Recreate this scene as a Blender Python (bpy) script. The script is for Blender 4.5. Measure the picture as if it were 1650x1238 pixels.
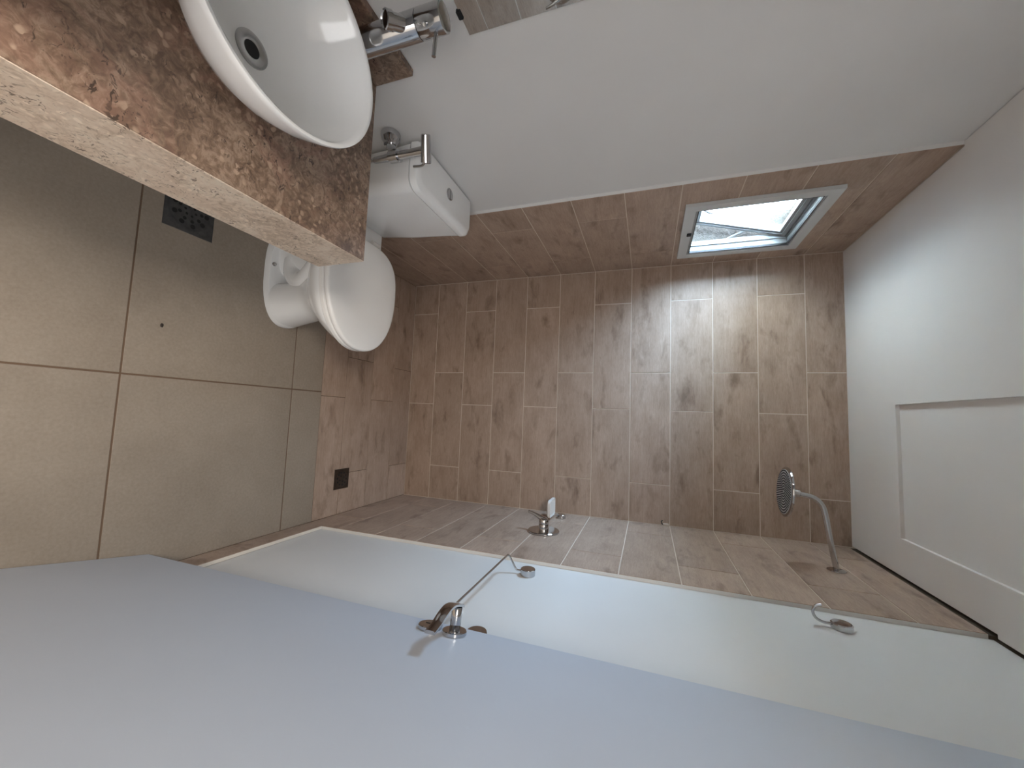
import bpy, bmesh, math, random
from mathutils import Vector, Matrix

scene = bpy.context.scene
for o in list(bpy.data.objects):
    bpy.data.objects.remove(o, do_unlink=True)
C = scene.collection
random.seed(7)

# ------------------------------------------------------------------ camera
# the photograph is stored turned on its side: world Z runs to the right of the frame
RIGHT = Vector((-0.0388, 0.3251, 0.9449))
DOWN = Vector((0.9958, 0.0908, 0.0097))
cam_d = bpy.data.cameras.new('camera')
cam = bpy.data.objects.new('camera', cam_d)
C.objects.link(cam)
RIGHT.normalize()
FWD = RIGHT.cross(DOWN).normalized()
UP = -(FWD.cross(RIGHT)).normalized()
mw = Matrix((RIGHT, UP, -FWD)).transposed().to_4x4()
mw.translation = Vector((0.8397, -2.2072, 1.4696))
cam.matrix_world = mw
cam_d.sensor_fit = 'HORIZONTAL'
cam_d.sensor_width = 36.0
cam_d.lens = 634.79 * 36.0 / 1650.0
cam_d.clip_start = 0.01
scene.camera = cam

# ------------------------------------------------------------------ world, light, exposure
world = bpy.data.worlds.new('world')
scene.world = world
world.use_nodes = True
bg = world.node_tree.nodes['Background']
bg.inputs['Color'].default_value = (0.53, 0.735, 1.0, 1)
bg.inputs['Strength'].default_value = 21.0

def area_light(name, loc, direction, sx, sy, energy, color, portal=False):
    d = bpy.data.lights.new(name, 'AREA')
    d.shape = 'RECTANGLE'
    d.size, d.size_y, d.energy, d.color = sx, sy, energy, color
    o = bpy.data.objects.new(name, d)
    C.objects.link(o)
    o.location = loc
    o.rotation_euler = Vector(direction).to_track_quat('-Z', 'Y').to_euler()
    if portal:
        d.cycles.is_portal = True
    return o
area_light('window_portal', (-0.170, -0.375, 1.855), (1, 0, 0), 0.46, 0.46, 1, (1, 1, 1), True)
area_light('hall_fill_side', (1.70, -3.25, 1.75), (-0.72, 0.95, -0.28), 1.3, 1.3, 5.6, (0.98, 0.98, 1.0))  # added fill light from the side of the hall, no window there
area_light('hall_fill_top', (0.42, -3.1, 2.30), (0, 0, -1), 0.6, 0.6, 12, (1.0, 0.93, 0.84))  # added warm overhead fill, shines in through the doorway
sun_d = bpy.data.lights.new('sun', 'SUN')
sun_d.energy, sun_d.angle, sun_d.color = 9.0, math.radians(0.53), (1.0, 0.93, 0.84)
sun = bpy.data.objects.new('sun', sun_d)
C.objects.link(sun)
sun.rotation_euler = Vector((-0.50, 0.25, -0.85)).to_track_quat('-Z', 'Y').to_euler()

vs = scene.view_settings
vs.view_transform = 'Standard'
vs.look = 'None'
vs.gamma = 1.0
vs.use_curve_mapping = False
vs.exposure = 2.2

# ------------------------------------------------------------------ materials
def new_mat(name):
    m = bpy.data.materials.new(name)
    m.use_nodes = True
    nt = m.node_tree
    return m, nt, nt.nodes['Principled BSDF']

def node(nt, typ, **kw):
    n = nt.nodes.new(typ)
    for k, v in kw.items():
        setattr(n, k, v)
    return n

def ramp(nt, fac, stops, interp='LINEAR'):
    r = node(nt, 'ShaderNodeValToRGB')
    r.color_ramp.interpolation = interp
    e = r.color_ramp.elements
    while len(e) < len(stops):
        e.new(0.5)
    for el, (p, c) in zip(e, stops):
        el.position = p
        el.color = (c[0], c[1], c[2], 1)
    nt.links.new(fac, r.inputs['Fac'])
    return r.outputs['Color']

def noise(nt, vec, scale, detail=3, rough=0.55, dist=0.0):
    n = node(nt, 'ShaderNodeTexNoise')
    n.inputs['Scale'].default_value = scale
    n.inputs['Detail'].default_value = detail
    n.inputs['Roughness'].default_value = rough
    n.inputs['Distortion'].default_value = dist
    nt.links.new(vec, n.inputs['Vector'])
    return n.outputs['Fac']

def mapping(nt, vec, scale):
    n = node(nt, 'ShaderNodeMapping')
    n.inputs['Scale'].default_value = scale
    nt.links.new(vec, n.inputs['Vector'])
    return n.outputs['Vector']

def mixc(nt, fac, a, b, mode='MIX'):
    n = node(nt, 'ShaderNodeMix', data_type='RGBA', blend_type=mode)
    for sock, val in ((0, fac), (6, a), (7, b)):
        if isinstance(val, (int, float)):
            n.inputs[sock].default_value = val
        elif isinstance(val, tuple):
            n.inputs[sock].default_value = (*val, 1)
        else:
            nt.links.new(val, n.inputs[sock])
    return n.outputs[2]

def math_n(nt, op, a, b=0.0):
    n = node(nt, 'ShaderNodeMath', operation=op)
    for i, v in enumerate((a, b)):
        if isinstance(v, (int, float)):
            n.inputs[i].default_value = v
        else:
            nt.links.new(v, n.inputs[i])
    return n.outputs[0]

def bump(nt, bsdf, h, strength, dist=0.002):
    b = node(nt, 'ShaderNodeBump')
    b.inputs['Strength'].default_value = strength
    b.inputs['Distance'].default_value = dist
    nt.links.new(h, b.inputs['Height'])
    nt.links.new(b.outputs['Normal'], bsdf.inputs['Normal'])

def obj_coords(nt, per_object=0.0):
    tc = node(nt, 'ShaderNodeTexCoord')
    v = tc.outputs['Object']
    if per_object:
        oi = node(nt, 'ShaderNodeObjectInfo')
        mul = node(nt, 'ShaderNodeVectorMath', operation='SCALE')
        cb = node(nt, 'ShaderNodeCombineXYZ')
        nt.links.new(oi.outputs['Random'], cb.inputs[0])
        nt.links.new(math_n(nt, 'FRACT', math_n(nt, 'MULTIPLY', oi.outputs['Random'], 17.3)), cb.inputs[1])
        nt.links.new(math_n(nt, 'FRACT', math_n(nt, 'MULTIPLY', oi.outputs['Random'], 71.9)), cb.inputs[2])
        nt.links.new(cb.outputs[0], mul.inputs[0])
        mul.inputs['Scale'].default_value = per_object
        add = node(nt, 'ShaderNodeVectorMath', operation='ADD')
        nt.links.new(v, add.inputs[0])
        nt.links.new(mul.outputs[0], add.inputs[1])
        return add.outputs[0], oi.outputs['Random']
    return v, None

def plain(name, col, rough=0.5, metal=0.0, spec=0.5, var=0.03, scale=6.0, coat=0.0):
    m, nt, b = new_mat(name)
    v, _ = obj_coords(nt)
    f = noise(nt, v, scale, 3)
    lo = tuple(max(0, c * (1 - var)) for c in col)
    hi = tuple(min(1, c * (1 + var)) for c in col)
    nt.links.new(ramp(nt, f, [(0.3, lo), (0.7, hi)]), b.inputs['Base Color'])
    b.inputs['Roughness'].default_value = rough
    b.inputs['Metallic'].default_value = metal
    b.inputs['Specular IOR Level'].default_value = spec
    b.inputs['Coat Weight'].default_value = coat
    return m

def wood_tile_mat():
    m, nt, b = new_mat('wood_look_tile')
    v, rnd = obj_coords(nt, 9.0)
    grain = noise(nt, mapping(nt, v, (1.5, 20, 20)), 7.0, 6, 0.7, 0.5)
    fine = noise(nt, mapping(nt, v, (5, 90, 90)), 9.0, 3, 0.65)
    cloud = noise(nt, mapping(nt, v, (1.8, 3.6, 3.6)), 3.2, 4, 0.6, 0.2)
    knot = noise(nt, mapping(nt, v, (2.6, 6.5, 6.5)), 2.3, 4, 0.62, 0.25)
    base = ramp(nt, grain, [(0.30, (0.265, 0.184, 0.134)), (0.5, (0.405, 0.305, 0.238)), (0.70, (0.505, 0.400, 0.324))])
    c = mixc(nt, 0.5, base, ramp(nt, cloud, [(0.32, (0.275, 0.196, 0.147)), (0.68, (0.500, 0.395, 0.320))]))
    c = mixc(nt, 0.3, c, ramp(nt, fine, [(0.35, (0.225, 0.158, 0.118)), (0.65, (0.51, 0.41, 0.335))]))
    kf = math_n(nt, 'MULTIPLY', ramp(nt, knot, [(0.55, (0, 0, 0)), (0.74, (0.78, 0.78, 0.78))]), math_n(nt, 'ADD', math_n(nt, 'MULTIPLY', grain, 0.9), 0.45))
    c = mixc(nt, kf, c, (0.140, 0.092, 0.066))
    tone = ramp(nt, rnd, [(0.0, (0.97, 0.93, 0.905)), (1.0, (1.08, 1.035, 1.01))])
    c = mixc(nt, 1.0, c, tone, 'MULTIPLY')
    nt.links.new(c, b.inputs['Base Color'])
    b.inputs['Roughness'].default_value = 0.42
    b.inputs['Specular IOR Level'].default_value = 0.26
    bump(nt, b, grain, 0.12, 0.001)
    return m

def floor_tile_mat():
    m, nt, b = new_mat('beige_porcelain_tile')
    v, rnd = obj_coords(nt, 5.0)
    a = noise(nt, v, 5.0, 5, 0.6, 0.3)
    f = noise(nt, v, 120.0, 2, 0.6)
    s = noise(nt, v, 9.0, 1, 0.4)
    c = ramp(nt, a, [(0.25, (0.235, 0.190, 0.146)), (0.75, (0.318, 0.265, 0.210))])
    c = mixc(nt, 0.25, c, ramp(nt, f, [(0.3, (0.22, 0.18, 0.145)), (0.7, (0.38, 0.33, 0.275))]))
    c = mixc(nt, ramp(nt, s, [(0.72, (0, 0, 0)), (0.78, (0.25, 0.25, 0.25))]), c, (0.19, 0.16, 0.13))
    nt.links.new(c, b.inputs['Base Color'])
    b.inputs['Roughness'].default_value = 0.55
    bump(nt, b, f, 0.06, 0.0008)
    return m

def stone_mat(name, lo, mid, hi, red, dark, frag, vs_):
    m, nt, b = new_mat(name)
    v, _ = obj_coords(nt)
    big = noise(nt, v, 9.0, 6, 0.68, 1.0)
    med = noise(nt, v, 48.0, 5, 0.68, 1.4)
    vein = noise(nt, v, 5.5, 5, 0.65, 1.6)
    c = ramp(nt, mixc(nt, 0.6, big, med), [(0.41, lo), (0.5, mid), (0.58, hi)])
    c = mixc(nt, ramp(nt, vein, [(0.50, (0, 0, 0)), (0.60, (0.42, 0.42, 0.42))]), c, red)
    warp = node(nt, 'ShaderNodeVectorMath', operation='ADD')
    nn = node(nt, 'ShaderNodeTexNoise')
    nn.inputs['Scale'].default_value = 40.0
    sc = node(nt, 'ShaderNodeVectorMath', operation='SCALE')
    sc.inputs['Scale'].default_value = 0.022
    nt.links.new(v, nn.inputs['Vector'])
    nt.links.new(nn.outputs['Color'], sc.inputs[0])
    nt.links.new(v, warp.inputs[0])
    nt.links.new(sc.outputs[0], warp.inputs[1])
    w = warp.outputs[0]
    # pale shell fragments, each cell its own shade
    vo = node(nt, 'ShaderNodeTexVoronoi')
    vo.inputs['Scale'].default_value = vs_
    nt.links.new(w, vo.inputs['Vector'])
    cell = node(nt, 'ShaderNodeSeparateColor')
    nt.links.new(vo.outputs['Color'], cell.inputs[0])
    patch = noise(nt, v, 13.0, 3)
    shell = math_n(nt, 'MULTIPLY', ramp(nt, cell.outputs[0], [(0.50, (0, 0, 0)), (0.60, (frag, frag, frag))]),
                   math_n(nt, 'MULTIPLY', ramp(nt, vo.outputs['Distance'], [(0.30, (1, 1, 1)), (0.48, (0, 0, 0))]),
                          ramp(nt, patch, [(0.42, (0, 0, 0)), (0.58, (1, 1, 1))])))
    c = mixc(nt, shell, c, tuple(min(1, x * 1.4) for x in hi))
    # dark open pits and hair cracks
    pit = noise(nt, mapping(nt, w, (1.0, 1.9, 1.9)), 62.0, 4, 0.6, 1.2)
    pf = math_n(nt, 'MULTIPLY', ramp(nt, pit, [(0.575, (0, 0, 0)), (0.625, (0.95, 0.95, 0.95))]),
                ramp(nt, noise(nt, v, 17.0, 2), [(0.42, (0.15, 0.15, 0.15)), (0.58, (1, 1, 1))]))
    c = mixc(nt, pf, c, dark)
    nt.links.new(c, b.inputs['Base Color'])
    b.inputs['Roughness'].default_value = 0.34
    bump(nt, b, math_n(nt, 'SUBTRACT', 1.0, pit), 0.25, 0.001)
    return m

def plaster_mat(name, lo, hi):
    m, nt, b = new_mat(name)
    v, _ = obj_coords(nt)
    f = noise(nt, v, 55.0, 4, 0.7)
    nt.links.new(ramp(nt, f, [(0.3, lo), (0.7, hi)]), b.inputs['Base Color'])
    b.inputs['Roughness'].default_value = 0.95
    bump(nt, b, f, 0.9, 0.012)
    return m

def paint_mat(name, col, rough=0.55):
    m, nt, b = new_mat(name)
    v, _ = obj_coords(nt)
    f = noise(nt, v, 2.5, 3)
    r = noise(nt, v, 180.0, 2)
    nt.links.new(ramp(nt, f, [(0.3, tuple(c * 0.975 for c in col)), (0.7, tuple(min(1, c * 1.02) for c in col))]), b.inputs['Base Color'])
    b.inputs['Roughness'].default_value = rough
    b.inputs['Specular IOR Level'].default_value = 0.35
    bump(nt, b, r, 0.05, 0.0006)
    return m

def glass_mat():
    m, nt, b = new_mat('window_glass')
    nt.nodes.remove(b)
    out = nt.nodes['Material Output']
    tr = node(nt, 'ShaderNodeBsdfTransparent')
    tr.inputs['Color'].default_value = (0.93, 0.96, 0.96, 1)
    gl = node(nt, 'ShaderNodeBsdfGlossy')
    gl.inputs['Roughness'].default_value = 0.02
    lw = node(nt, 'ShaderNodeLayerWeight')
    fac = math_n(nt, 'ADD', math_n(nt, 'MULTIPLY', math_n(nt, 'POWER', lw.outputs['Facing'], 5.0), 0.8), 0.04)
    mx = node(nt, 'ShaderNodeMixShader')
    nt.links.new(fac, mx.inputs[0])
    nt.links.new(tr.outputs[0], mx.inputs[1])
    nt.links.new(gl.outputs[0], mx.inputs[2])
    nt.links.new(mx.outputs[0], out.inputs['Surface'])
    return m

M = {
    'wood_tile': wood_tile_mat(),
    'floor_tile': floor_tile_mat(),
    'stone_top': stone_mat('pink_travertine_shaded', (0.118, 0.074, 0.049), (0.195, 0.128, 0.088), (0.300, 0.214, 0.154), (0.275, 0.150, 0.110), (0.055, 0.035, 0.025), 0.9, 75.0),  # redder stone, also darkened for the weak light on top
    'stone_front': stone_mat('cream_travertine_lit', (0.46, 0.355, 0.265), (0.64, 0.52, 0.41), (0.66, 0.56, 0.45), (0.58, 0.44, 0.34), (0.13, 0.09, 0.065), 0.45, 110.0),  # same travertine, lightened because the front face catches more light
    'paint': paint_mat('white_wall_paint', (0.685, 0.67, 0.65)),
    'ceiling': paint_mat('white_ceiling_paint', (0.80, 0.765, 0.73)),
    'door': paint_mat('white_door_enamel', (0.54, 0.575, 0.635), 0.4),
    'grout': plain('pale_grout', (0.68, 0.59, 0.50), 0.9, spec=0.2),
    'edge': plain('cream_skirting_edge', (0.66, 0.60, 0.52), 0.8, spec=0.2),
    'dark_grout': plain('dirty_grout', (0.15, 0.10, 0.068), 0.9, spec=0.2),
    'brown_base': None,
    'porcelain': plain('white_porcelain', (0.86, 0.86, 0.85), 0.10, spec=0.5, var=0.006, coat=0.3),
    'seat': plain('white_seat_plastic', (0.84, 0.82, 0.79), 0.22, var=0.006),
    'chrome': plain('polished_chrome', (0.54, 0.54, 0.55), 0.09, metal=1.0, var=0.01),
    'satin': plain('satin_steel', (0.50, 0.50, 0.50), 0.25, metal=1.0, var=0.02),
    'face': plain('light_grey_spray_face', (0.52, 0.52, 0.51), 0.4, var=0.01),
    'iron': plain('dark_drain_metal', (0.10, 0.10, 0.10), 0.38, metal=0.7, var=0.25, scale=40),
    'bronze': plain('brown_drain_metal', (0.07, 0.05, 0.038), 0.42, metal=0.6, var=0.25, scale=40),
    'black': plain('black_void', (0.008, 0.008, 0.008), 0.8),
    'rubber': plain('dark_rubber', (0.03, 0.03, 0.03), 0.6),
    'alum': plain('grey_white_aluminium', (0.56, 0.57, 0.565), 0.38, var=0.01),
    'soap': plain('ribbed_white_plastic', (0.80, 0.77, 0.74), 0.35, var=0.02),
    'gap_shade': plain('ceiling_gap_shade', (0.10, 0.075, 0.055), 0.9),  # shade inside the ceiling gap put into the colour
    'crumb': plain('dark_crumb', (0.03, 0.022, 0.018), 0.8),
    'plaster': plaster_mat('rough_outdoor_render', (0.42, 0.37, 0.31), (0.60, 0.55, 0.48)),
    'reveal': plaster_mat('darkened_cement_reveal', (0.060, 0.050, 0.040), (0.105, 0.090, 0.073)),  # cement coloured darker to hold back the strong window light
    'alum_sash': plain('darkened_sash_aluminium', (0.26, 0.265, 0.26), 0.42, var=0.01),  # frame and sash aluminium darkened against the bright daylight
    'glass': glass_mat(),
}
mm, nt_, b_ = new_mat('mirror_silver')
b_.inputs['Base Color'].default_value = (0.80, 0.82, 0.80, 1)
b_.inputs['Metallic'].default_value = 1.0
b_.inputs['Roughness'].default_value = 0.015
M['mirror'] = mm

# ------------------------------------------------------------------ mesh helpers
def V(*a):
    return Vector(a)

class MB:
    """collects shapes in world coordinates and links them as ONE mesh object"""
    def __init__(self):
        self.v, self.f, self.mi = [], [], []
        self.slot = 0

    def add(self, verts, faces):
        n = len(self.v)
        self.v += [Vector(p) for p in verts]
        for f in faces:
            self.f.append([i + n for i in f])
            self.mi.append(self.slot)
        return self

    def box(self, a, b):
        x0, y0, z0 = a
        x1, y1, z1 = b
        vs_ = [(x0, y0, z0), (x1, y0, z0), (x1, y1, z0), (x0, y1, z0), (x0, y0, z1), (x1, y0, z1), (x1, y1, z1), (x0, y1, z1)]
        return self.add(vs_, [(0, 3, 2, 1), (4, 5, 6, 7), (0, 1, 5, 4), (1, 2, 6, 5), (2, 3, 7, 6), (3, 0, 4, 7)])

    def bbox(self, a, b, r=0.004, seg=2):
        """bevelled box"""
        bm = bmesh.new()
        bmesh.ops.create_cube(bm, size=1.0)
        for v in bm.verts:
            v.co = Vector(((a[i] + b[i]) / 2 + v.co[i] * (b[i] - a[i]) for i in range(3)))
        bmesh.ops.bevel(bm, geom=list(bm.edges), offset=r, segments=seg, affect='EDGES', profile=0.5)
        return self.bm(bm)

    def bm(self, bm):
        bm.verts.index_update()
        self.add([v.co.copy() for v in bm.verts], [[v.index for v in f.verts] for f in bm.faces])
        bm.free()
        return self

    def loft(self, rings, cap0=True, cap1=True, closed=True):
        n = len(rings[0])
        verts = [p for r in rings for p in r]
        faces = []
        for i in range(len(rings) - 1):
            for j in range(n if closed else n - 1):
                k = (j + 1) % n
                faces.append((i * n + j, i * n + k, (i + 1) * n + k, (i + 1) * n + j))
        if cap0:
            faces.append(tuple(reversed(range(n))))
        if cap1:
            faces.append(tuple((len(rings) - 1) * n + j for j in range(n)))
        return self.add(verts, faces)

    def lathe(self, profile, origin, axis=(0, 0, 1), n=32):
        """profile: (radius, height) along axis"""
        ax = Vector(axis).normalized()
        u = ax.orthogonal().normalized()
        w = ax.cross(u)
        o = Vector(origin)
        rings = []
        for r, h in profile:
            rings.append([o + ax * h + (u * math.cos(2 * math.pi * j / n) + w * math.sin(2 * math.pi * j / n)) * max(r, 1e-5) for j in range(n)])
        return self.loft(rings)

    def cyl(self, a, b, r, n=24, r2=None):
        a, b = Vector(a), Vector(b)
        L = (b - a).length
        r2 = r if r2 is None else r2
        c = min(0.12 * r, 0.0015, L * 0.2)
        return self.lathe([(r - c, 0), (r, c), (r2, L - c), (r2 - c, L)], a, b - a, n)

    def tube(self, pts, r, n=12, radii=None, sub=6):
        """smooth tube through the points"""
        pts = [Vector(p) for p in pts]
        if sub > 1 and len(pts) > 2:
            out, rad = [], []
            rr = radii or [r] * len(pts)
            for i in range(len(pts) - 1):
                p0 = pts[max(i - 1, 0)]; p1 = pts[i]; p2 = pts[i + 1]; p3 = pts[min(i + 2, len(pts) - 1)]
                for s in range(sub):
                    t = s / sub
                    out.append(0.5 * ((2 * p1) + (p2 - p0) * t + (2 * p0 - 5 * p1 + 4 * p2 - p3) * t * t + (3 * p1 - p0 - 3 * p2 + p3) * t ** 3))
                    rad.append(rr[i] * (1 - t) + rr[i + 1] * t)
            out.append(pts[-1]); rad.append(rr[-1])
            pts, radii = out, rad
        radii = radii or [r] * len(pts)
        rings = []
        t0 = (pts[1] - pts[0]).normalized()
        u = t0.orthogonal().normalized()
        for i, p in enumerate(pts):
            t = (pts[min(i + 1, len(pts) - 1)] - pts[max(i - 1, 0)]).normalized()
            u = (u - t * u.dot(t)).normalized()
            w = t.cross(u)
            rings.append([p + (u * math.cos(2 * math.pi * j / n) + w * math.sin(2 * math.pi * j / n)) * radii[i] for j in range(n)])
        return self.loft(rings)

    def build(self, name, mat, parent=None, smooth=True, angle=35, origin=None):
        base = Vector(origin) if origin is not None else (parent_loc(parent) if parent else Vector((0, 0, 0)))
        me = bpy.data.meshes.new(name)
        me.from_pydata([p - base for p in self.v], [], self.f)
        mats = mat if isinstance(mat, (list, tuple)) else [mat]
        for m_ in mats:
            me.materials.append(m_)
        me.polygons.foreach_set('material_index', self.mi)
        bm = bmesh.new()
        bm.from_mesh(me)
        bmesh.ops.recalc_face_normals(bm, faces=bm.faces)
        bm.to_mesh(me)
        bm.free()
        if smooth:
            me.shade_smooth()
            me.set_sharp_from_angle(angle=math.radians(angle))
        o = bpy.data.objects.new(name, me)
        C.objects.link(o)
        if parent is not None:
            o.parent = parent
            o.location = base - parent_loc(parent) if origin is not None else (0, 0, 0)
        else:
            o.location = base
        return o

def parent_loc(o):
    p = Vector(o.location)
    while o.parent is not None:
        o = o.parent
        p += Vector(o.location)
    return p

def tag(o, label=None, cat=None, group=None, kind=None):
    for k, v in (('label', label), ('category', cat), ('group', group), ('kind', kind)):
        if v:
            o[k] = v
    return o

def empty(name, loc, label=None, cat=None, kind=None):
    o = bpy.data.objects.new(name, None)
    o.empty_display_size = 0.05
    C.objects.link(o)
    o.location = loc
    return tag(o, label, cat, kind=kind)

def oval(cx, cy, z, a0, a1, b, n=48, e=2.0):
    """plan outline: a0 reaches back (-X), a1 reaches forward (+X), half width b"""
    out = []
    for j in range(n):
        t = 2 * math.pi * j / n
        c, s = math.cos(t), math.sin(t)
        a = a1 if c >= 0 else a0
        ex = e if not isinstance(e, tuple) else (e[1] if c >= 0 else e[0])
        out.append(V(cx + a * math.copysign(abs(c) ** (2 / ex), c), cy + b * math.copysign(abs(s) ** (2 / ex), s), z))
    return out

# ------------------------------------------------------------------ tiles
W, H = 1.361, 2.333           # tiled width, ceiling height
PX0, PX1 = -0.014, 1.375      # painted faces of the side walls
YT = -0.762                   # tiles end here on both side walls
TT = 0.0016                   # tile stands this much proud of its grout
G = 0.0036                    # joint width
_cache = {}

def tile_mesh(lu, lv, name, mat, hole=None):
    key = (round(lu, 4), round(lv, 4), name, hole)
    if key in _cache:
        return _cache[key]
    c = 0.0007
    mb = MB()
    rects = [(-lu / 2, -lv / 2, lu / 2, lv / 2)]
    if hole:
        hx0, hy0, hx1, hy1 = hole
        x0, y0, x1, y1 = rects[0]
        hx0, hx1, hy0, hy1 = max(hx0, x0), min(hx1, x1), max(hy0, y0), min(hy1, y1)
        rects = [r for r in ((x0, y0, hx0, y1), (hx1, y0, x1, y1), (hx0, y0, hx1, hy0), (hx0, hy1, hx1, y1)) if r[2] - r[0] > 1e-4 and r[3] - r[1] > 1e-4]
    for x0, y0, x1, y1 in rects:
        k = c if not hole else 0.0
        rings = []
        for z, i in ((0, 0), (TT - c, 0), (TT, k)):
            rings.append([V(x0 + i, y0 + i, z), V(x1 - i, y0 + i, z), V(x1 - i, y1 - i, z), V(x0 + i, y1 - i, z)])
        mb.loft(rings)
    me = bpy.data.meshes.new(name)
    me.from_pydata(mb.v, [], mb.f)
    me.materials.append(mat)
    _cache[key] = me
    return me

def lay(parent, name, mat, origin, u, v, rows, hole=None, off=(0, 0, 0)):
    """rows: (v0, v1, [u breaks]) on the plane origin + u*U + v*V"""
    u, v, origin = Vector(u), Vector(v), Vector(origin)
    n = u.cross(v)
    rot = Matrix((u, v, n)).transposed()
    for v0, v1, br in rows:
        for a, b in zip(br[:-1], br[1:]):
            a2, b2, c2, d2 = a + G / 2, b - G / 2, v0 + G / 2, v1 - G / 2
            if b2 - a2 < 0.004 or d2 - c2 < 0.004:
                continue
            uc, vc = (a2 + b2) / 2, (c2 + d2) / 2
            hl = None
            if hole:
                if a2 >= hole[0] and b2 <= hole[2] and c2 >= hole[1] and d2 <= hole[3]:
                    continue
                if a2 < hole[2] and b2 > hole[0] and c2 < hole[3] and d2 > hole[1]:
                    hl = (round(hole[0] - uc, 4), round(hole[1] - vc, 4), round(hole[2] - uc, 4), round(hole[3] - vc, 4))
            o = bpy.data.objects.new(name, tile_mesh(b2 - a2, d2 - c2, name, mat, hl))
            C.objects.link(o)
            p = origin + u * uc + v * vc
            o.parent = parent
            o.matrix_local = Matrix.Translation(p - parent_loc(parent)) @ rot.to_4x4()

Z1 = 0.1783
zrow = [0.0] + [Z1 + 0.2 * i for i in range(11)] + [2.3345]

# ------------------------------------------------------------------ setting: walls
WY0, WY1, WZ0, WZ1 = -0.600, -0.150, 1.628, 2.080     # window opening
wb = MB()
wb.box((-0.16, TT, -0.05), (W + 0.12, 0.12, 2.42))
wall_back = wb.build('wall_back', M['grout'], smooth=False)
tag(wall_back, kind='structure')
rows = []
for i in range(12):
    br = [0.0, 0.578, 1.161, W] if i % 2 else [0.0, 0.193, 0.777, W]
    rows.append((zrow[i], zrow[i + 1], br))
lay(wall_back, 'tile', M['wood_tile'], (0, TT, 0), (1, 0, 0), (0, 0, 1), rows)

OX = -0.165                    # outer face of the window wall
wb = MB()
wb.box((OX, -2.2, -0.05), (PX0, YT, 2.42))
wb.box((PX0 - 0.02, YT - 0.0005, -0.05), (-TT, YT + 0.002, 2.42))      # painted edge of the tiled part
wb.slot = 1
for a, b in (((YT + 0.002, -0.05), (0.0 + TT, WZ0)), ((YT + 0.002, WZ1), (TT, 2.42)), ((YT + 0.002, WZ0), (WY0, WZ1)), ((WY1, WZ0), (TT, WZ1))):
    wb.box((-0.044, a[0], a[1]), (-TT, b[0], b[1]))
    wb.slot = 2
    wb.box((OX, a[0], a[1]), (-0.044, b[0], b[1]))
    wb.slot = 1
wall_left = wb.build('wall_left', [M['paint'], M['grout'], M['reveal']], smooth=False)
tag(wall_left, kind='structure')
rows = []
for i in range(12):
    br = [-0.783, -0.2, 0.0] if i % 2 else [-0.79, -0.582, 0.0]
    br[0] = YT - G / 2
    rows.append((zrow[i], zrow[i + 1], br))
lay(wall_left, 'tile', M['wood_tile'], (-TT, 0, 0), (0, 1, 0), (0, 0, 1), rows, hole=(WY0 - 0.004, WZ0 - 0.004, WY1 + 0.004, WZ1 + 0.004))

wb = MB()
wb.box((PX1, -2.2, -0.05), (W + 0.12, YT, H - 0.001))
wb.box((W + TT, YT - 0.0005, -0.05), (W + 0.02, YT + 0.002, 2.3215))    # painted edge of the tiled part
wb.slot = 1
wb.box((W + TT, YT + 0.002, -0.05), (W + 0.12, TT, 2.3215))
wb.slot = 2
wb.box((W + 0.004, YT, 2.3215), (W + 0.12, TT, 2.42))
wb.box((PX1, -2.2, H - 0.001), (W + 0.12, YT, 2.42))
wall_right = wb.build('wall_right', [M['paint'], M['grout'], M['gap_shade']], smooth=False)
tag(wall_right, kind='structure')
rows = []
for i in range(12):
    br = [0.0, 0.2, -YT + G / 2] if i % 2 else [0.0, 0.582, -YT + G / 2]
    rows.append((zrow[i], min(zrow[i + 1], 2.322), br))
lay(wall_right, 'tile', M['wood_tile'], (W + TT, 0, 0), (0, -1, 0), (0, 0, 1), rows)

# front wall with the doorway the picture is taken through
DX0, DX1, DZ = 0.42, 1.178, 2.06
wb = MB()
wb.box((PX0, -2.2, -0.05), (DX0, -2.1, 2.42))
wb.box((DX1, -2.2, -0.05), (PX1, -2.1, 2.42))
wb.box((DX0, -2.2, DZ), (DX1, -2.1, 2.42))
tag(wb.build('wall_front', M['paint'], smooth=False), kind='structure')

# hallway behind the doorway
for nm, a, b in (('wall_hall_left', (-0.72, -4.6, -0.05), (-0.6, -2.2, 2.5)), ('wall_hall_right', (1.9, -4.6, -0.05), (2.02, -2.2, 2.5)),
                 ('wall_hall_back', (-0.72, -4.72, -0.05), (2.02, -4.6, 2.5))):
    tag(MB().box(a, b).build(nm, M['paint'], smooth=False), kind='structure')
tag(MB().box((-0.6, -2.2, -0.05), (-0.12, -2.1, 2.5)).box((1.481, -2.2, -0.05), (1.9, -2.1, 2.5)).build('wall_hall_front', M['paint'], smooth=False), kind='structure')
tag(MB().box((-0.6, -4.6, 2.40), (1.9, -2.2, 2.5)).build('ceiling_hall', M['ceiling'], smooth=False), kind='structure')
tag(MB().box((-0.6, -4.6, -0.08), (1.9, -2.2, 0.0)).build('floor_hall', M['floor_tile'], smooth=False), kind='structure')

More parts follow.
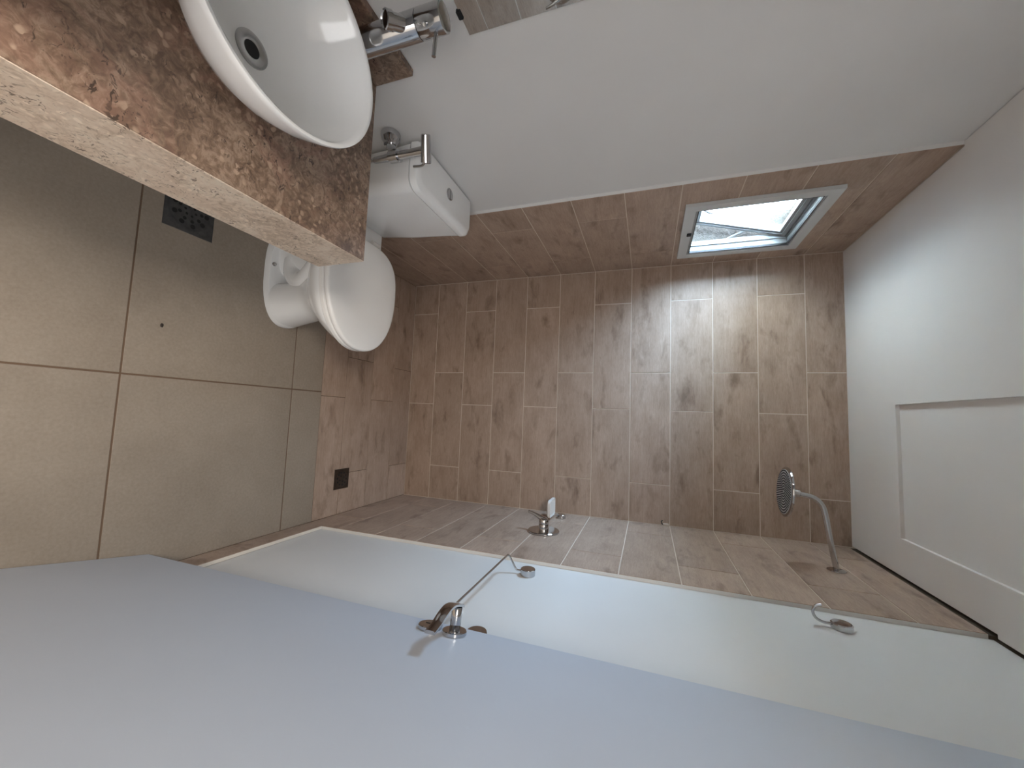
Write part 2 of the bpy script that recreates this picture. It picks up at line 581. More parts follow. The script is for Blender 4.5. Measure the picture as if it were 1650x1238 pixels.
# ------------------------------------------------------------------ setting: floor
fb = MB()
FY = -0.734
fb.box((-0.12, FY, -0.08), (W + 0.12, TT, -TT))
fb.box((-0.12, -2.2, -0.08), (W + 0.12, FY, 0.0005))
floor = fb.build('floor', M['dark_grout'], smooth=False)
tag(floor, kind='structure')
G = 0.0028
rows = [(-0.1754, 0.0, [0.0, 0.572, 1.163, W]), (-0.3754, -0.1754, [0.0, 0.193, 0.776, W]),
        (-0.5754, -0.3754, [0.0, 0.565, 1.161, W]), (FY, -0.5754, [0.0, 0.19, 0.775, W])]
lay(floor, 'plank_tile', M['wood_tile'], (0, 0, -TT), (1, 0, 0), (0, 1, 0), rows)
G = 0.0052
fx = [PX0, 0.163, 0.757, W]
rows = [(-0.900, FY, fx), (-1.494, -0.900, fx), (-2.088, -1.494, fx), (-2.2, -2.088, fx)]
lay(floor, 'floor_tile', M['floor_tile'], (0, 0, 0.0005), (1, 0, 0), (0, 1, 0), rows)

# low tiled skirting under the painted right wall
sk = MB().bbox((W, -2.098, 0.0025), (PX1 - 0.0015, YT - 0.002, 0.094), 0.001, 1)
skirt = sk.build('baseboard_right', M['edge'], smooth=False)
tag(skirt, kind='structure')
_n = 0
for y1, y0 in ((YT - 0.003, -1.345), (-1.347, -1.93), (-1.932, -2.097)):
    mb = MB().bbox((W - 0.0015, y0, 0.003), (W, y1, 0.0935), 0.0004, 1)
    mb.build('skirting_tile', M['wood_tile'], skirt, smooth=False, origin=((W - .001), (y0 + y1) / 2, 0.05))

# ------------------------------------------------------------------ setting: ceiling
HX0, HX1, HY0, HY1 = 0.741, 1.222, -1.02, -0.368      # access panel recess
cb = MB()
CT = 0.012
def cpiece(x0, y0, x1, y1):
    cb.box((x0, y0, H), (x1, y1, H + CT))
cpiece(0.003, YT, HX0, -0.002)
cpiece(-0.0115, -2.098, HX0, YT)
cpiece(HX0, HY1, HX1, -0.002)
cpiece(HX0, -2.098, HX1, HY0)
cpiece(HX1, -0.775, 1.3545, -0.002)
cpiece(HX1, -2.098, 1.3655, -0.775)
ceil = cb.build('ceiling', M['ceiling'], smooth=False)
tag(ceil, kind='structure')
tag(MB().box((PX0, -2.1, H + 0.075), (PX1, 0.0, H + 0.09)).build('cover_slab_1', M['gap_shade'], smooth=False), kind='structure')  # unseen dark slab added to close the void above the ceiling
pan = MB().box((HX0 - 0.02, HY0 - 0.02, H + CT + 0.0003), (HX1 + 0.02, HY1 + 0.02, H + CT + 0.012))
tag(pan.build('access_panel', M['ceiling'], smooth=False, origin=((HX0 + HX1) / 2, (HY0 + HY1) / 2, H + CT)),
    'white rectangular access panel recessed into the white ceiling', 'ceiling panel')

# ------------------------------------------------------------------ window
win = empty('window_1', (-0.02, -0.375, 1.60), kind='structure')
def frame_ring(mb, x0, x1, y0, y1, z0, z1, w):
    mb.box((x0, y0, z0), (x1, y0 + w, z1))
    mb.box((x0, y1 - w, z0), (x1, y1, z1))
    mb.box((x0, y0 + w, z0), (x1, y1 - w, z0 + w))
    mb.box((x0, y0 + w, z1 - w), (x1, y1 - w, z1))
mb = MB()
frame_ring(mb, 0.0008, 0.014, -0.626, -0.121, 1.599, 2.107, 0.040)
mb.build('window_trim', M['alum'], win, smooth=False)
mb = MB()
frame_ring(mb, -0.046, 0.0100, WY0 + 0.001, WY1 - 0.001, WZ0 + 0.001, WZ1 - 0.001, 0.020)
frame_ring(mb, -0.042, -0.022, WY0 + 0.021, WY1 - 0.021, WZ0 + 0.021, WZ1 - 0.021, 0.006)
mb.build('window_frame', M['alum_sash'], win, smooth=False)
mb = MB()
frame_ring(mb, 0.0012, 0.0108, WY0 + 0.0195, WY1 - 0.0195, WZ0 + 0.0195, WZ1 - 0.0195, 0.0035)
mb.build('gasket', M['rubber'], win, smooth=False)
# top-hung sash swung outwards
TH = math.radians(15.5)
HP = V(-0.030, 0, WZ1 - 0.026)
def sw(p):
    d = Vector(p) - HP
    return V(HP.x + d.x * math.cos(TH) + d.z * math.sin(TH), p[1], HP.z - d.x * math.sin(TH) + d.z * math.cos(TH))
def swung(mb):
    mb.v = [sw(p) for p in mb.v]
    return mb
mb = MB()
sy0, sy1, sz0, sz1 = WY0 + 0.030, WY1 - 0.024, WZ0 + 0.022, WZ1 - 0.028
frame_ring(mb, -0.062, -0.030, sy0, sy1, sz0, sz1, 0.030)
frame_ring(mb, -0.030, -0.024, sy0 + 0.004, sy1 - 0.004, sz0 + 0.004, sz1 - 0.004, 0.014)
sash = swung(mb).build('sash', M['alum_sash'], win, smooth=False)
mb = MB().box((-0.050, sy0 + 0.028, sz0 + 0.028), (-0.046, sy1 - 0.028, sz1 - 0.028))
swung(mb).build('pane', M['glass'], sash, smooth=False)
mb = MB().tube([(-0.024, -0.40, sz0 + 0.016), (0.004, -0.40, sz0 + 0.026), (0.012, -0.385, sz0 + 0.05), (0.004, -0.36, sz0 + 0.075)], 0.006, 10)
swung(mb).build('sash_handle', M['alum_sash'], sash)
mb = MB()
a = sw((-0.03, sy1 - 0.004, sz1 - 0.16))
bpt = V(-0.030, WY1 - 0.024, WZ0 + 0.16)
mb.tube([bpt, (bpt + a) / 2 + V(-0.004, 0, 0), a], 0.004, 8, sub=3)
mb.build('stay_arm', M['alum_sash'], win)
MB().bbox((0.0142, -0.402, 1.622), (0.021, -0.380, 1.640), 0.0015, 1).build('keeper', M['black'], win)

# paved yard outside
tag(MB().box((-9.0, -8.0, -0.25), (OX, 8.0, -0.15)).build('floor_outside', M['plaster'], smooth=False), kind='structure')

tag(MB().box((-4.2, -8.0, -0.2), (-4.0, 8.0, 2.9)).build('wall_light_block', M['plaster'], smooth=False), kind='structure')  # unseen wall added to cut low sky light through the window

# ------------------------------------------------------------------ door leaf, swung in against the right wall
A = V(1.309, -1.375, 0)
dd = V(0.059, 0.304, 0).normalized()      # towards the free edge
dn = V(-dd.y, dd.x, 0)                    # into the room
def dpt(s, z, off=0.0):
    p = A + dd * s + dn * off
    return V(p.x, p.y, z)
def dbox(mb, s0, s1, z0, z1, o0, o1):
    pts = [dpt(s, z, o) for z in (z0, z1) for s, o in ((s0, o0), (s1, o0), (s1, o1), (s0, o1))]
    return mb.add(pts, [(0, 3, 2, 1), (4, 5, 6, 7), (0, 1, 5, 4), (1, 2, 6, 5), (2, 3, 7, 6), (3, 0, 4, 7)])
door = empty('door_1', dpt(-0.73, 0.008), kind='structure')
leaf = dbox(MB(), -0.728, 0.0, 0.008, 2.045, -0.036, 0.0)
leaf.build('door_leaf', M['door'], door, smooth=False)
hs = -0.044
handle = MB()
handle.lathe([(0.0235, 0.0), (0.026, 0.0008), (0.026, 0.007), (0.0245, 0.0085), (0.0, 0.0085)], dpt(hs, 1.088, 0.0002), dn, 40)
ros = handle.build('handle_rosette', M['chrome'], door)
mb = MB()
mb.cyl(dpt(hs, 1.088, 0.008), dpt(hs, 1.088, 0.052), 0.0115, 28)
# flat lever, arching back to the leaf at its tip
rings = []
for i in range(15):
    t = i / 14
    s = hs + 0.013 - 0.133 * t
    o = 0.053 + 0.011 * math.sin(math.pi * min(1, t * 1.25) * 0.9) - 0.021 * max(0, t - 0.35) ** 1.5 * 1.9
    w = 0.0115 - 0.001 * t
    th = 0.0032
    z = 1.088 + 0.004 * t
    rings.append([dpt(s, z - w, o - th), dpt(s, z - w, o + th * .4), dpt(s, z - w * .6, o + th), dpt(s, z + w * .6, o + th), dpt(s, z + w, o + th * .4), dpt(s, z + w, o - th)])
mb.loft(rings)
mb.build('lever_handle', M['chrome'], door, angle=50)
mb = MB().lathe([(0.0235, 0.0), (0.026, 0.0008), (0.026, 0.007), (0.0245, 0.0085), (0.0, 0.0085)], dpt(-0.042, 1.029, 0.0002), dn, 40)
kr = mb.build('keyhole_rosette', M['chrome'], door)
mb = MB().cyl(dpt(-0.042, 1.031, 0.0085), dpt(-0.042, 1.031, 0.0092), 0.0035, 12)
dbox(mb, -0.0435, -0.0405, 1.018, 1.030, 0.0084, 0.0092)
mb.build('keyhole', M['black'], kr)

# ------------------------------------------------------------------ vanity counter
VY = -1.433
van = empty('vanity_counter', (PX0, -1.77, 0.653), 'darkened pink brown travertine counter with lightened cream apron under the round basin', 'counter')
def extrude_y(prof, y0, y1):
    return MB().loft([[V(x, y, z) for x, z in prof] for y in (y0, y1)])
# slab and apron meet in a mitre along the front arris
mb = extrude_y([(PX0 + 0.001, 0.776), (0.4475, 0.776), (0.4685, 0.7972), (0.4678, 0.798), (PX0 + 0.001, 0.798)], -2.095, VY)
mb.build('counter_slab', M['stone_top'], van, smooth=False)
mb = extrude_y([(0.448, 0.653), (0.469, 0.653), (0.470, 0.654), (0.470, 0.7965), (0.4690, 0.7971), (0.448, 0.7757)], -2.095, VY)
tag(mb.build('apron', M['stone_front'], van, smooth=False), 'lightened cream front apron')
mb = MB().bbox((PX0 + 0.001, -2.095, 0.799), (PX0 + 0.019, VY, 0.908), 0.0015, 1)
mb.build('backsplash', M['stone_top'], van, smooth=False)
for y in (-2.07, -1.50):
    MB().box((PX0 + 0.002, y, 0.70), (0.40, y + 0.03, 0.7755)).build('bracket', M['satin'], van, smooth=False)

# round vessel basin
BX, BY = 0.220, -1.768
bas = empty('vessel_basin', (BX, BY, 0.798), 'round white porcelain vessel basin standing on the travertine counter', 'basin')
prof = [(0.070, 0.0005), (0.085, 0.002), (0.110, 0.020), (0.135, 0.050), (0.156, 0.086), (0.168, 0.118), (0.1715, 0.129), (0.1708, 0.1325), (0.167, 0.133), (0.1635, 0.131),
        (0.160, 0.120), (0.148, 0.088), (0.126, 0.056), (0.098, 0.034), (0.065, 0.023), (0.030, 0.019), (0.0, 0.0185)]
rr = [[V(BX + r * 1.0 * math.cos(2 * math.pi * j / 72), BY + r * 1.03 * math.sin(2 * math.pi * j / 72), 0.798 + h) for j in range(72)] for r, h in prof]
MB().loft(rr).build('bowl', M['porcelain'], bas, angle=60)
dz = 0.798 + 0.0187
DRX, DRY = 0.226, -1.766
mb = MB().lathe([(0.028, 0.0), (0.0295, 0.001), (0.029, 0.0028), (0.017, 0.0034), (0.0135, 0.0015), (0.0132, 0.0004)], (DRX, DRY, dz), (0, 0, 1), 40)
dr = mb.build('waste_ring', M['satin'], bas)
MB().lathe([(0.0, 0.0020), (0.0135, 0.0020), (0.0135, 0.0017), (0.0, 0.0017)], (DRX, DRY, dz), (0, 0, 1), 24).build('waste_hole', M['black'], dr)

# tall mixer behind the basin
FX, FYY = 0.078, -1.600
fau = empty('basin_mixer', (FX, FYY, 0.798), 'tall chrome mixer tap standing behind the round basin', 'tap')
RB = 0.0262
MB().lathe([(0.031, 0.0005), (0.031, 0.005), (RB, 0.008), (RB, 0.238), (RB - .001, 0.2395)], (FX, FYY, 0.798), (0, 0, 1), 40).build('mixer_body', M['chrome'], fau)
MB().lathe([(RB - .001, 0.2405), (RB, 0.242), (RB + .0004, 0.290), (RB, 0.2935), (RB - 0.004, 0.2945), (0.0, 0.2945)], (FX, FYY, 0.798), (0, 0, 1), 40).build('mixer_cap', M['chrome'], fau)
sd = V(0.34, -0.79, -0.51).normalized()
sp0 = V(FX, FYY, 0.798 + 0.222)
mb = MB().tube([sp0, sp0 + sd * 0.046], 0.0145, 28, sub=1)
sp = mb.build('spout', M['chrome'], fau)
e0 = sp0 + sd * 0.0455
mb = MB().lathe([(0.0145, 0), (0.0168, 0.001), (0.0168, 0.012), (0.0150, 0.0135), (0.0135, 0.011), (0.0, 0.010)], e0, sd, 28)
mb.build('aerator', M['chrome'], sp)
ld = V(0.93, 0.10, -0.12).normalized()
l0 = V(FX, FYY, 0.798 + 0.276) + V(0.93, 0.10, 0).normalized() * 0.025
MB().tube([l0, l0 + ld * 0.045], 0.0042, 14, sub=1).build('mixer_lever', M['chrome'], fau)
p = V(FX + 0.0212, FYY - 0.0158, 0.798 + 0.262)
MB().lathe([(0.0, 0.0026), (0.0026, 0.0026), (0.0028, 0.0), (0.0042, 0.0), (0.0042, 0.003), (0.0036, 0.0034), (0.0028, 0.0032)], p, V(0.8, -0.6, 0), 18).build('screw', M['satin'], fau)

# mirror
mir = empty('wall_mirror', (PX0, -1.76, 1.086), 'frameless wall mirror above the counter reflecting brown tiles', 'mirror')
mb = MB().box((PX0 + 0.0022, -2.06, 1.084), (PX0 + 0.0068, -1.479, 1.80))
mb.build('mirror_glass', M['mirror'], mir, smooth=False)
mb = MB()
frame_ring(mb, PX0 + 0.0004, PX0 + 0.0021, -2.06, -1.479, 1.084, 1.80, 0.03)
mb.build('mirror_backing', M['satin'], mir, smooth=False)
MB().bbox((PX0 + 0.0004, -1.536, 1.0775), (PX0 + 0.0105, -1.516, 1.0885), 0.002, 1).build('mirror_clip', M['black'], mir)

# ------------------------------------------------------------------ toilet
toi = empty('toilet', (PX0, -0.99, 0.0025), 'white close-coupled toilet with closed lid and dual flush cistern', 'toilet')
z0 = 0.0028
mb = MB()
# foot plate
mb.loft([oval(0.30, -0.972, z0, 0.19, 0.202, 0.108, 48, (3.2, 2.4)), oval(0.30, -0.972, 0.022, 0.19, 0.202, 0.108, 48, (3.2, 2.4)),
         oval(0.30, -0.973, 0.032, 0.186, 0.197, 0.103, 48, (3.2, 2.4)), oval(0.30, -0.973, 0.036, 0.165, 0.176, 0.082, 48, (3.2, 2.4))])
# front column growing into the bowl
mb.loft([oval(0.395, -0.973, 0.030, 0.075, 0.102, 0.099, 48, 2.4), oval(0.395, -0.975, 0.10, 0.070, 0.090, 0.092, 48, 2.4),
         oval(0.390, -0.980, 0.18, 0.075, 0.088, 0.090, 48, 2.3), oval(0.380, -0.985, 0.24, 0.10, 0.102, 0.103, 48, 2.2),
         oval(0.370, -0.994, 0.285, 0.135, 0.145, 0.132, 48, 2.15), oval(0.362, -1.002, 0.33, 0.16, 0.197, 0.162, 48, 2.1),
         oval(0.357, -1.006, 0.37, 0.175, 0.230, 0.178, 48, 2.1), oval(0.359, -1.006, 0.395, 0.178, 0.242, 0.182, 48, 2.1),
         oval(0.359, -1.006, 0.403, 0.174, 0.238, 0.178, 48, 2.1)])
# rear body under the cistern
mb.loft([oval(0.20, -0.985, 0.030, 0.10, 0.10, 0.062, 40, 3), oval(0.20, -0.99, 0.14, 0.11, 0.11, 0.06, 40, 3), oval(0.18, -1.0, 0.26, 0.14, 0.16, 0.07, 40, 3),
         oval(0.165, -1.005, 0.345, 0.16, 0.20, 0.125, 40, 4), oval(0.165, -1.005, 0.385, 0.165, 0.20, 0.135, 40, 5), oval(0.165, -1.005, 0.399, 0.160, 0.195, 0.130, 40, 5)])
# trapway swelling on each flank
for s in (-1, 1):
    yy = -0.978 + s * 0.040
    mb.tube([(0.235, yy, 0.085), (0.300, yy + s * 0.010, 0.105), (0.335, yy + s * 0.018, 0.165), (0.30, yy + s * 0.026, 0.235), (0.22, yy + s * 0.01, 0.27), (0.15, yy, 0.22)],
            0.05, 18, [0.034, 0.038, 0.040, 0.044, 0.048, 0.05], 6)
mb.build('toilet_bowl', M['porcelain'], toi, angle=45)
for s in (-1, 1):
    bmb = MB().lathe([(0.0085, 0.0), (0.0085, 0.004), (0.006, 0.0085), (0.0, 0.0095)], (0.262, -0.973 + s * 0.090, 0.0315), (0, 0, 1), 18)
    bmb.build('floor_bolt', M['satin'], toi)
mb = MB()
E2 = (3.0, 2.1)
def seat_ring(z, i):
    return oval(0.361, -1.007, z, 0.174 - i, 0.254 - i, 0.188 - i, 64, E2)
mb.loft([seat_ring(0.4045, 0.004), seat_ring(0.408, 0.001), seat_ring(0.421, 0.001), seat_ring(0.424, 0.004), seat_ring(0.425, 0.008)])
mb.build('toilet_seat', M['seat'], toi, angle=40)
mb = MB()
mb.loft([seat_ring(0.4285, 0.006), seat_ring(0.4305, 0.001), seat_ring(0.4320, 0.0), seat_ring(0.4410, 0.0), seat_ring(0.4445, 0.0015), seat_ring(0.4470, 0.0045), seat_ring(0.4480, 0.009),
         seat_ring(0.4492, 0.035), seat_ring(0.4500, 0.08), seat_ring(0.4503, 0.13)])
mb.build('toilet_lid', M['seat'], toi, angle=40)
for yy in (-1.085, -0.935):
    MB().cyl((0.168, yy - 0.02, 0.417), (0.168, yy + 0.02, 0.417), 0.011, 18).build('lid_hinge', M['seat'], toi)
# cistern
TY = -1.032
def rrect(x0, x1, y0, y1, z, rf, n=8, rb=0.008):
    out = []
    for cx, cy, r, a0 in ((x0 + rb, y0 + rb, rb, 180), (x1 - rf, y0 + rf, rf, 270), (x1 - rf, y1 - rf, rf, 0), (x0 + rb, y1 - rb, rb, 90)):
        for i in range(n + 1):
            t = math.radians(a0 + 90 * i / n)
            out.append(V(cx + r * math.cos(t), cy + r * math.sin(t), z))
    return out
bx = PX0 + 0.008
mb = MB()
TA, TB = TY - 0.186, TY + 0.193
mb.loft([rrect(bx + .01, 0.100, TA + 0.030, TB - 0.024, 0.400, 0.030), rrect(bx, 0.112, TA + 0.020, TB - 0.014, 0.412, 0.034), rrect(bx, 0.125, TA + 0.012, TB - 0.007, 0.55, 0.036),
         rrect(bx, 0.135, TA + 0.006, TB - 0.003, 0.70, 0.038), rrect(bx, 0.139, TA + 0.002, TB - 0.001, 0.756, 0.038), rrect(bx, 0.133, TA + 0.008, TB - 0.007, 0.756, 0.034), rrect(bx, 0.133, TA + 0.008, TB - 0.007, 0.7602, 0.034)])
mb.build('cistern', M['porcelain'], toi, angle=50)
mb = MB()
mb.loft([rrect(bx, 0.140, TA + 0.001, TB - 0.001, 0.7603, 0.038), rrect(bx - .001, 0.143, TA - 0.002, TB + 0.001, 0.763, 0.039), rrect(bx - .001, 0.143, TA - 0.002, TB + 0.001, 0.777, 0.039),
         rrect(bx - .001, 0.140, TA, TB - 0.001, 0.784, 0.037), rrect(bx, 0.124, TA + 0.012, TB - 0.008, 0.7922, 0.030), rrect(bx + .002, 0.118, TA + 0.016, TB - 0.012, 0.793, 0.026)])
lidc = mb.build('cistern_lid', M['porcelain'], toi, angle=40)
mb = MB().lathe([(0.0205, 0.0), (0.0205, 0.003), (0.0185, 0.004), (0.0175, 0.0028), (0.0, 0.0028)], (0.060, -1.020, 0.7932), (0, 0, 1), 32)
mb.build('flush_ring', M['satin'], lidc)
for s in (-1, 1):
    pts = [V(0.060, -1.020 + s * 0.001, 0)] 
    n = 14
    ring = [V(0.060 + 0.0168 * math.sin(math.pi * (i / n - .5)), -1.020 + s * (0.0009 + 0.0168 * math.cos(math.pi * (i / n - .5))), 0) for i in range(n + 1)]
    r0 = [p + V(0, 0, 0.7961) for p in ring]
    r1 = [p + V(0, 0, 0.7972 if s < 0 else 0.7978) for p in ring]
    tag(MB().loft([r0, r1]).build('flush_button', M['chrome'], lidc, angle=30), 'chrome half of the dual flush button')

# ------------------------------------------------------------------ bidet sprayer on the left wall
bid = empty('bidet_sprayer', (PX0, -1.285, 0.73), 'chrome hand bidet sprayer clipped to the wall beside the cistern', 'sprayer')
wl = V(PX0, -1.258, 0.714)
mb = MB().lathe([(0.027, 0.0005), (0.0295, 0.003), (0.0295, 0.012), (0.027, 0.022), (0.021, 0.031), (0.0185, 0.040), (0.0, 0.042)], wl, (1, 0, 0), 32)
mb.build('wall_mount', M['chrome'], bid)
def wand(t):      # axis of the wand
    return V(0.052, -1.243, 0.645).lerp(V(0.070, -1.262, 0.846), t)
cc = wand(0.42)
ax_w = (wand(1) - wand(0)).normalized()
mb = MB()
mb.lathe([(0.0135, -0.016), (0.0185, -0.016), (0.0185, 0.016), (0.0135, 0.016)], cc, ax_w, 28)
mb.tube([wl + V(0.034, 0, 0), (wl + V(0.045, 0.002, 0.002) + cc) / 2, cc - (cc - wl).normalized() * 0.014], 0.0135, 14, sub=4)
mb.build('clip', M['chrome'], bid)
mb = MB().lathe([(0.0080, 0.0), (0.0100, 0.006), (0.0112, 0.05), (0.0130, 0.075), (0.0130, 0.10), (0.0122, 0.105), (0.0122, 0.150), (0.0135, 0.200)], wand(0), ax_w, 24)
mb.build('wand', M['chrome'], bid)
hA, hB = V(0.040, -1.288, 0.858), V(0.098, -1.246, 0.838)
hd = (hB - hA).normalized()
mb = MB().lathe([(0.0105, 0.0), (0.0130, 0.002), (0.0140, 0.025), (0.0150, 0.060), (0.0155, 0.072), (0.0135, 0.0745), (0.0, 0.0735)], hA, hd, 26)
mb.build('spray_head', M['chrome'], bid)
mb = MB().tube([hB - hd * 0.01 + V(0.004, 0.004, -0.006), V(0.095, -1.235, 0.815), V(0.090, -1.232, 0.785)], 0.0036, 10, sub=4)
mb.build('trigger', M['satin'], bid)
mb = MB().tube([wand(0) + ax_w * 0.004, V(0.045, -1.240, 0.58), V(0.040, -1.27, 0.45), V(0.035, -1.32, 0.36), V(0.030, -1.36, 0.40), V(PX0 + 0.02, -1.37, 0.46), V(PX0 + 0.001, -1.37, 0.47)], 0.0062, 10, sub=6)
mb.build('hose', M['satin'], bid)

# ------------------------------------------------------------------ fittings on the right wall
# shower arm and head
sh = empty('shower', (W, -0.382, 2.13), 'chrome round rain shower head on a bent arm high on the tiled wall', 'shower')
s0 = V(W - 0.0003, -0.382, 2.134)
MB().lathe([(0.028, 0.0), (0.030, 0.001), (0.029, 0.0035), (0.022, 0.006), (0.012, 0.008), (0.0, 0.0085)], s0, (-1, 0, 0), 32).build('flange', M['chrome'], sh)
mb = MB().tube([s0 - V(0.004, 0, 0), V(1.25, -0.382, 2.116), V(1.165, -0.382, 2.104), V(1.125, -0.382, 2.092), V(1.102, -0.382, 2.066), V(1.094, -0.382, 2.03), V(1.092, -0.382, 2.012)], 0.0098, 16, sub=6)
mb.build('arm', M['chrome'], sh)
hx, hy, hz = 1.088, -0.382, 1.972
MB().lathe([(0.012, 0.052), (0.0145, 0.050), (0.0145, 0.036), (0.017, 0.030), (0.022, 0.024), (0.024, 0.016)], (hx, hy, hz), (0.06, 0, 1), 24).build('swivel', M['chrome'], sh)
mb = MB().lathe([(0.0, 0.0), (0.086, 0.0), (0.0945, 0.002), (0.0955, 0.006), (0.094, 0.009), (0.060, 0.014), (0.022, 0.018), (0.0, 0.018)], (hx, hy, hz), (0.06, 0, 1), 48)
head = mb.build('shower_plate', M['chrome'], sh)
face = MB().lathe([(0.0, 0.0), (0.0855, 0.0), (0.0855, 0.0012), (0.0, 0.0012)], V(hx, hy, hz) - V(0.06, 0, 1).normalized() * 0.0013, (0.06, 0, 1), 48).build('spray_face', M['face'], head)
nz = MB()
axn = V(0.06, 0, 1).normalized()
ux = V(1, 0, -0.06).normalized()
uy = axn.cross(ux)
for k in range(1, 9):
    n = k * 7
    for j in range(n):
        t = 2 * math.pi * (j + 0.5 * (k % 2)) / n
        c = V(hx, hy, hz) + (ux * math.cos(t) + uy * math.sin(t)) * (k * 0.0101)
        nz.lathe([(0.0030, 0.0), (0.0022, 0.0022)], c - axn * 0.0013, -axn, 6)
noz = nz.build('nozzle', M['rubber'], head)
tag(noz, kind='stuff')

# shower mixer
mx = empty('shower_mixer', (W, -0.392, 1.02), 'chrome shower mixer with round plate and lever low on the tiled wall', 'tap')
m0 = V(W - 0.0003, -0.392, 1.020)
MB().lathe([(0.070, 0.0), (0.0725, 0.0015), (0.0725, 0.006), (0.070, 0.0085), (0.0, 0.0095)], m0, (-1, 0, 0), 56).build('plate', M['chrome'], mx)
MB().lathe([(0.0225, 0.009), (0.0225, 0.033), (0.0215, 0.0345)], m0, (-1, 0, 0), 32).build('valve_collar', M['chrome'], mx)
mb = MB().lathe([(0.0215, 0.0355), (0.0228, 0.037), (0.0222, 0.050), (0.017, 0.060), (0.008, 0.064), (0.0, 0.0645)], m0, (-1, 0, 0), 32)
mb.tube([m0 + V(-0.052, 0, 0.004), m0 + V(-0.064, 0, -0.022), m0 + V(-0.076, 0.002, -0.050), m0 + V(-0.082, 0.003, -0.076)], 0.008, 14, [0.0145, 0.0105, 0.0075, 0.006], 5)
mb.build('mixer_handle', M['chrome'], mx)

# soap dish
so = empty('soap_dish', (W, -0.108, 1.045), 'ribbed white soap dish on a chrome wire holder near the tiled corner', 'soap dish')
q0 = V(W - 0.0003, -0.112, 1.045)
MB().lathe([(0.0205, 0.0), (0.022, 0.001), (0.022, 0.019), (0.0205, 0.021), (0.0, 0.0212)], q0, (-1, 0, 0), 28).build('rosette', M['chrome'], so)
mb = MB().tube([q0 + V(-0.010, 0, -0.018), q0 + V(-0.010, -0.004, -0.035), V(1.349, -0.125, 0.998), V(1.338, -0.135, 0.984), V(1.300, -0.135, 0.981), V(1.276, -0.135, 0.981)], 0.0028, 10, sub=5)
mb.tube([V(1.336, -0.095, 0.981), V(1.338, -0.135, 0.981), V(1.336, -0.17, 0.981)], 0.0026, 8, sub=4)
mb.build('wire_holder', M['chrome'], so)
mb = MB()
def dish_ring(x0, x1, y0, y1, z, r=0.016):
    return rrect(x0, x1, y0, y1, z, r, 6, r)
dx0, dx1, dy0, dy1 = 1.262, 1.350, -0.195, -0.078
mb.loft([dish_ring(dx0 + .006, dx1 - .006, dy0 + .006, dy1 - .006, 0.9845), dish_ring(dx0, dx1, dy0, dy1, 0.990), dish_ring(dx0, dx1, dy0, dy1, 1.002),
         dish_ring(dx0 + .004, dx1 - .004, dy0 + .004, dy1 - .004, 1.002), dish_ring(dx0 + .006, dx1 - .006, dy0 + .006, dy1 - .006, 0.994)])
for i in range(7):
    y = dy0 + 0.016 + i * (dy1 - dy0 - 0.032) / 6
    mb.box((dx0 + 0.008, y - 0.0035, 0.9935), (dx1 - 0.008, y + 0.0035, 1.0005))
mb.build('dish', M['soap'], so, angle=30)

# towel bar
tb = empty('towel_bar', (PX1, -1.08, 1.087), 'thin chrome wire towel bar on the white wall behind the door', 'towel bar')
for y in (-0.869, -1.296):
    c = V(PX1 - 0.0003, y, 1.088)
    MB().lathe([(0.0235, 0.0), (0.025, 0.001), (0.025, 0.020), (0.0235, 0.022), (0.0, 0.0222)], c, (-1, 0, 0), 36).build('rosette', M['chrome'], tb)
path = []
xw, xb, zb = PX1 - 0.012, 1.314, 1.018
path = [(xw, -0.869, 1.066), (xw, -0.869, 1.050), (xw - 0.006, -0.869, 1.042), (xb + 0.010, -0.871, 1.023), (xb + 0.002, -0.878, zb), (xb, -0.892, zb), (xb, -1.0, zb), (xb, -1.16, zb),
        (xb, -1.267, zb), (xb + 0.002, -1.281, zb), (xb + 0.010, -1.294, 1.023), (xw - 0.006, -1.296, 1.042), (xw, -1.296, 1.050), (xw, -1.296, 1.066)]
MB().tube(path, 0.0033, 12, sub=4).build('bar', M['chrome'], tb)

# robe hook
rh = empty('robe_hook', (PX1, -0.86, 1.965), 'small chrome robe hook high on the white wall near the shower', 'hook')
c = V(PX1 - 0.0003, -0.861, 1.968)
mb = MB().lathe([(0.0235, 0.0), (0.025, 0.001), (0.025, 0.014), (0.022, 0.0165), (0.018, 0.0155), (0.0, 0.0150)], c, (-1, 0, 0), 36)
mb.build('rosette', M['chrome'], rh)
mb = MB().tube([c + V(-0.010, 0, -0.022), c + V(-0.010, 0, -0.040), c + V(-0.018, -0.001, -0.058), c + V(-0.034, -0.002, -0.066), c + V(-0.050, -0.002, -0.060), c + V(-0.055, -0.002, -0.046)], 0.0036, 12, sub=6)
mb.build('hook', M['chrome'], rh)

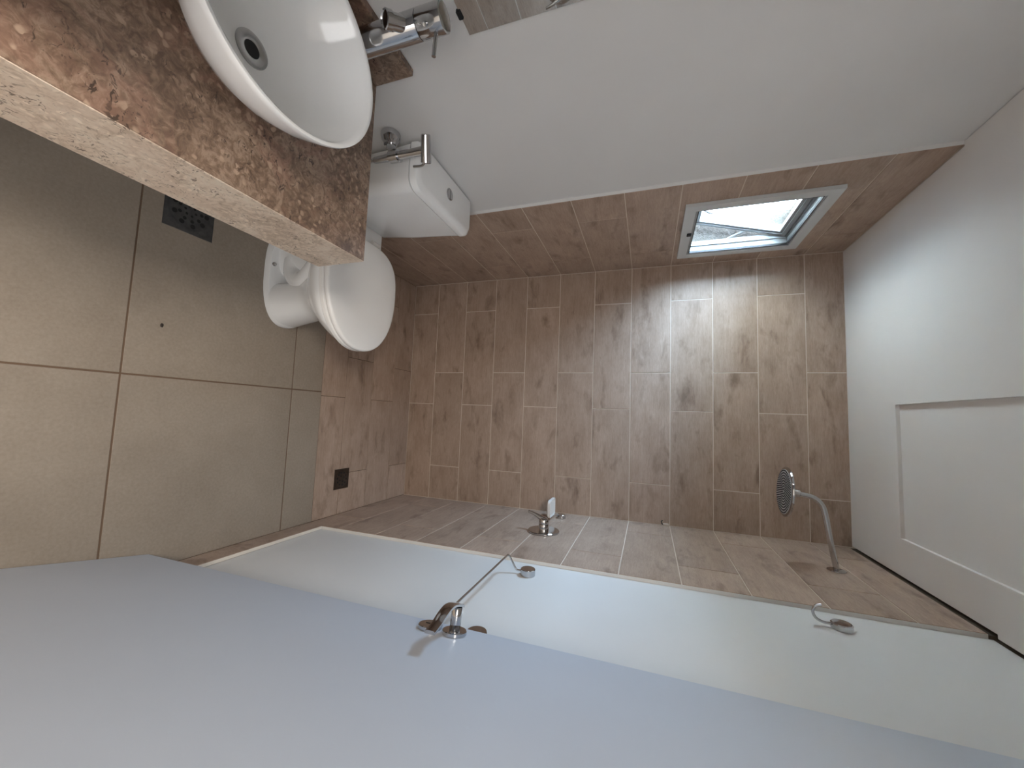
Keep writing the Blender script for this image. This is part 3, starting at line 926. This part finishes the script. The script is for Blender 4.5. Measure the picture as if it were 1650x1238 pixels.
# cut pipe end in the grout of the corner
cl = empty('wire_stub', (W - 0.004, -0.008, 1.546), 'tiny bent wire stub with a grout blob in the tiled corner', 'wire')
MB().bbox((W - 0.012, -0.010, 1.546), (W - 0.001, -0.001, 1.574), 0.003, 2).build('grout_blob', M['grout'], cl)
MB().tube([(W - 0.005, -0.006, 1.547), (W - 0.012, -0.012, 1.540), (W - 0.022, -0.014, 1.538), (W - 0.026, -0.012, 1.545)], 0.0022, 8, sub=4).build('wire', M['rubber'], cl)

# ------------------------------------------------------------------ drains
FT = 0.0005 + TT
def square_drain(cx, cy, s, z, name, label, mat, holes_r):
    root = empty(name, (cx, cy, z), label, 'drain')
    mb = MB()
    h = s / 2
    frame_pts = [[V(cx + i * h * k, cy + j * h * k, z + zz) for i, j in ((-1, -1), (1, -1), (1, 1), (-1, 1))] for k, zz in ((1, 0.0002), (1, 0.0018), (0.985, 0.0024))]
    mb.loft(frame_pts)
    mb.build('drain_frame', mat, root, smooth=False)
    g = MB().lathe([(0.80 * h, 0.0), (0.86 * h, 0.0012), (0.82 * h, 0.0012), (0.80 * h, 0.0006), (0.0, 0.0006)], (cx, cy, z + 0.0024), (0, 0, 1), 40)
    gr = g.build('grate', mat, root)
    hm = MB()
    for rr_, n_, w_ in holes_r:
        for j in range(n_):
            t = 2 * math.pi * (j + 0.3) / n_
            hm.lathe([(w_, 0.0), (w_, 0.0003)], (cx + rr_ * h * math.cos(t), cy + rr_ * h * math.sin(t), z + 0.0031), (0, 0, 1), 10)
    tag(hm.build('drain_hole', M['black'], gr), kind='stuff')
    return root
square_drain(0.192, -1.361, 0.152, FT, 'floor_drain', 'square dark grey floor drain with round grate under the counter edge', M['iron'],
             ((0.22, 6, 0.0042), (0.45, 9, 0.0058), (0.66, 9, 0.0080)))
square_drain(1.187, -0.562, 0.100, 0.0003, 'shower_drain', 'small square brown drain in the wood-look shower floor', M['bronze'],
             ((0.30, 4, 0.0045), (0.62, 10, 0.0050)))

# a crumb on the floor
mb = MB()
bm = bmesh.new()
bmesh.ops.create_icosphere(bm, subdivisions=2, radius=0.0055)
for v in bm.verts:
    v.co = V(v.co.x * 1.25 + 0.593, v.co.y * 0.8 - 1.406, v.co.z * 0.45 + FT + 0.0023) + V(random.uniform(-1, 1), random.uniform(-1, 1), 0) * 0.0006
mb.bm(bm)
tag(mb.build('crumb', M['crumb'], None, origin=(0.593, -1.406, FT)), 'tiny dark crumb lying on the beige floor tile', 'crumb')
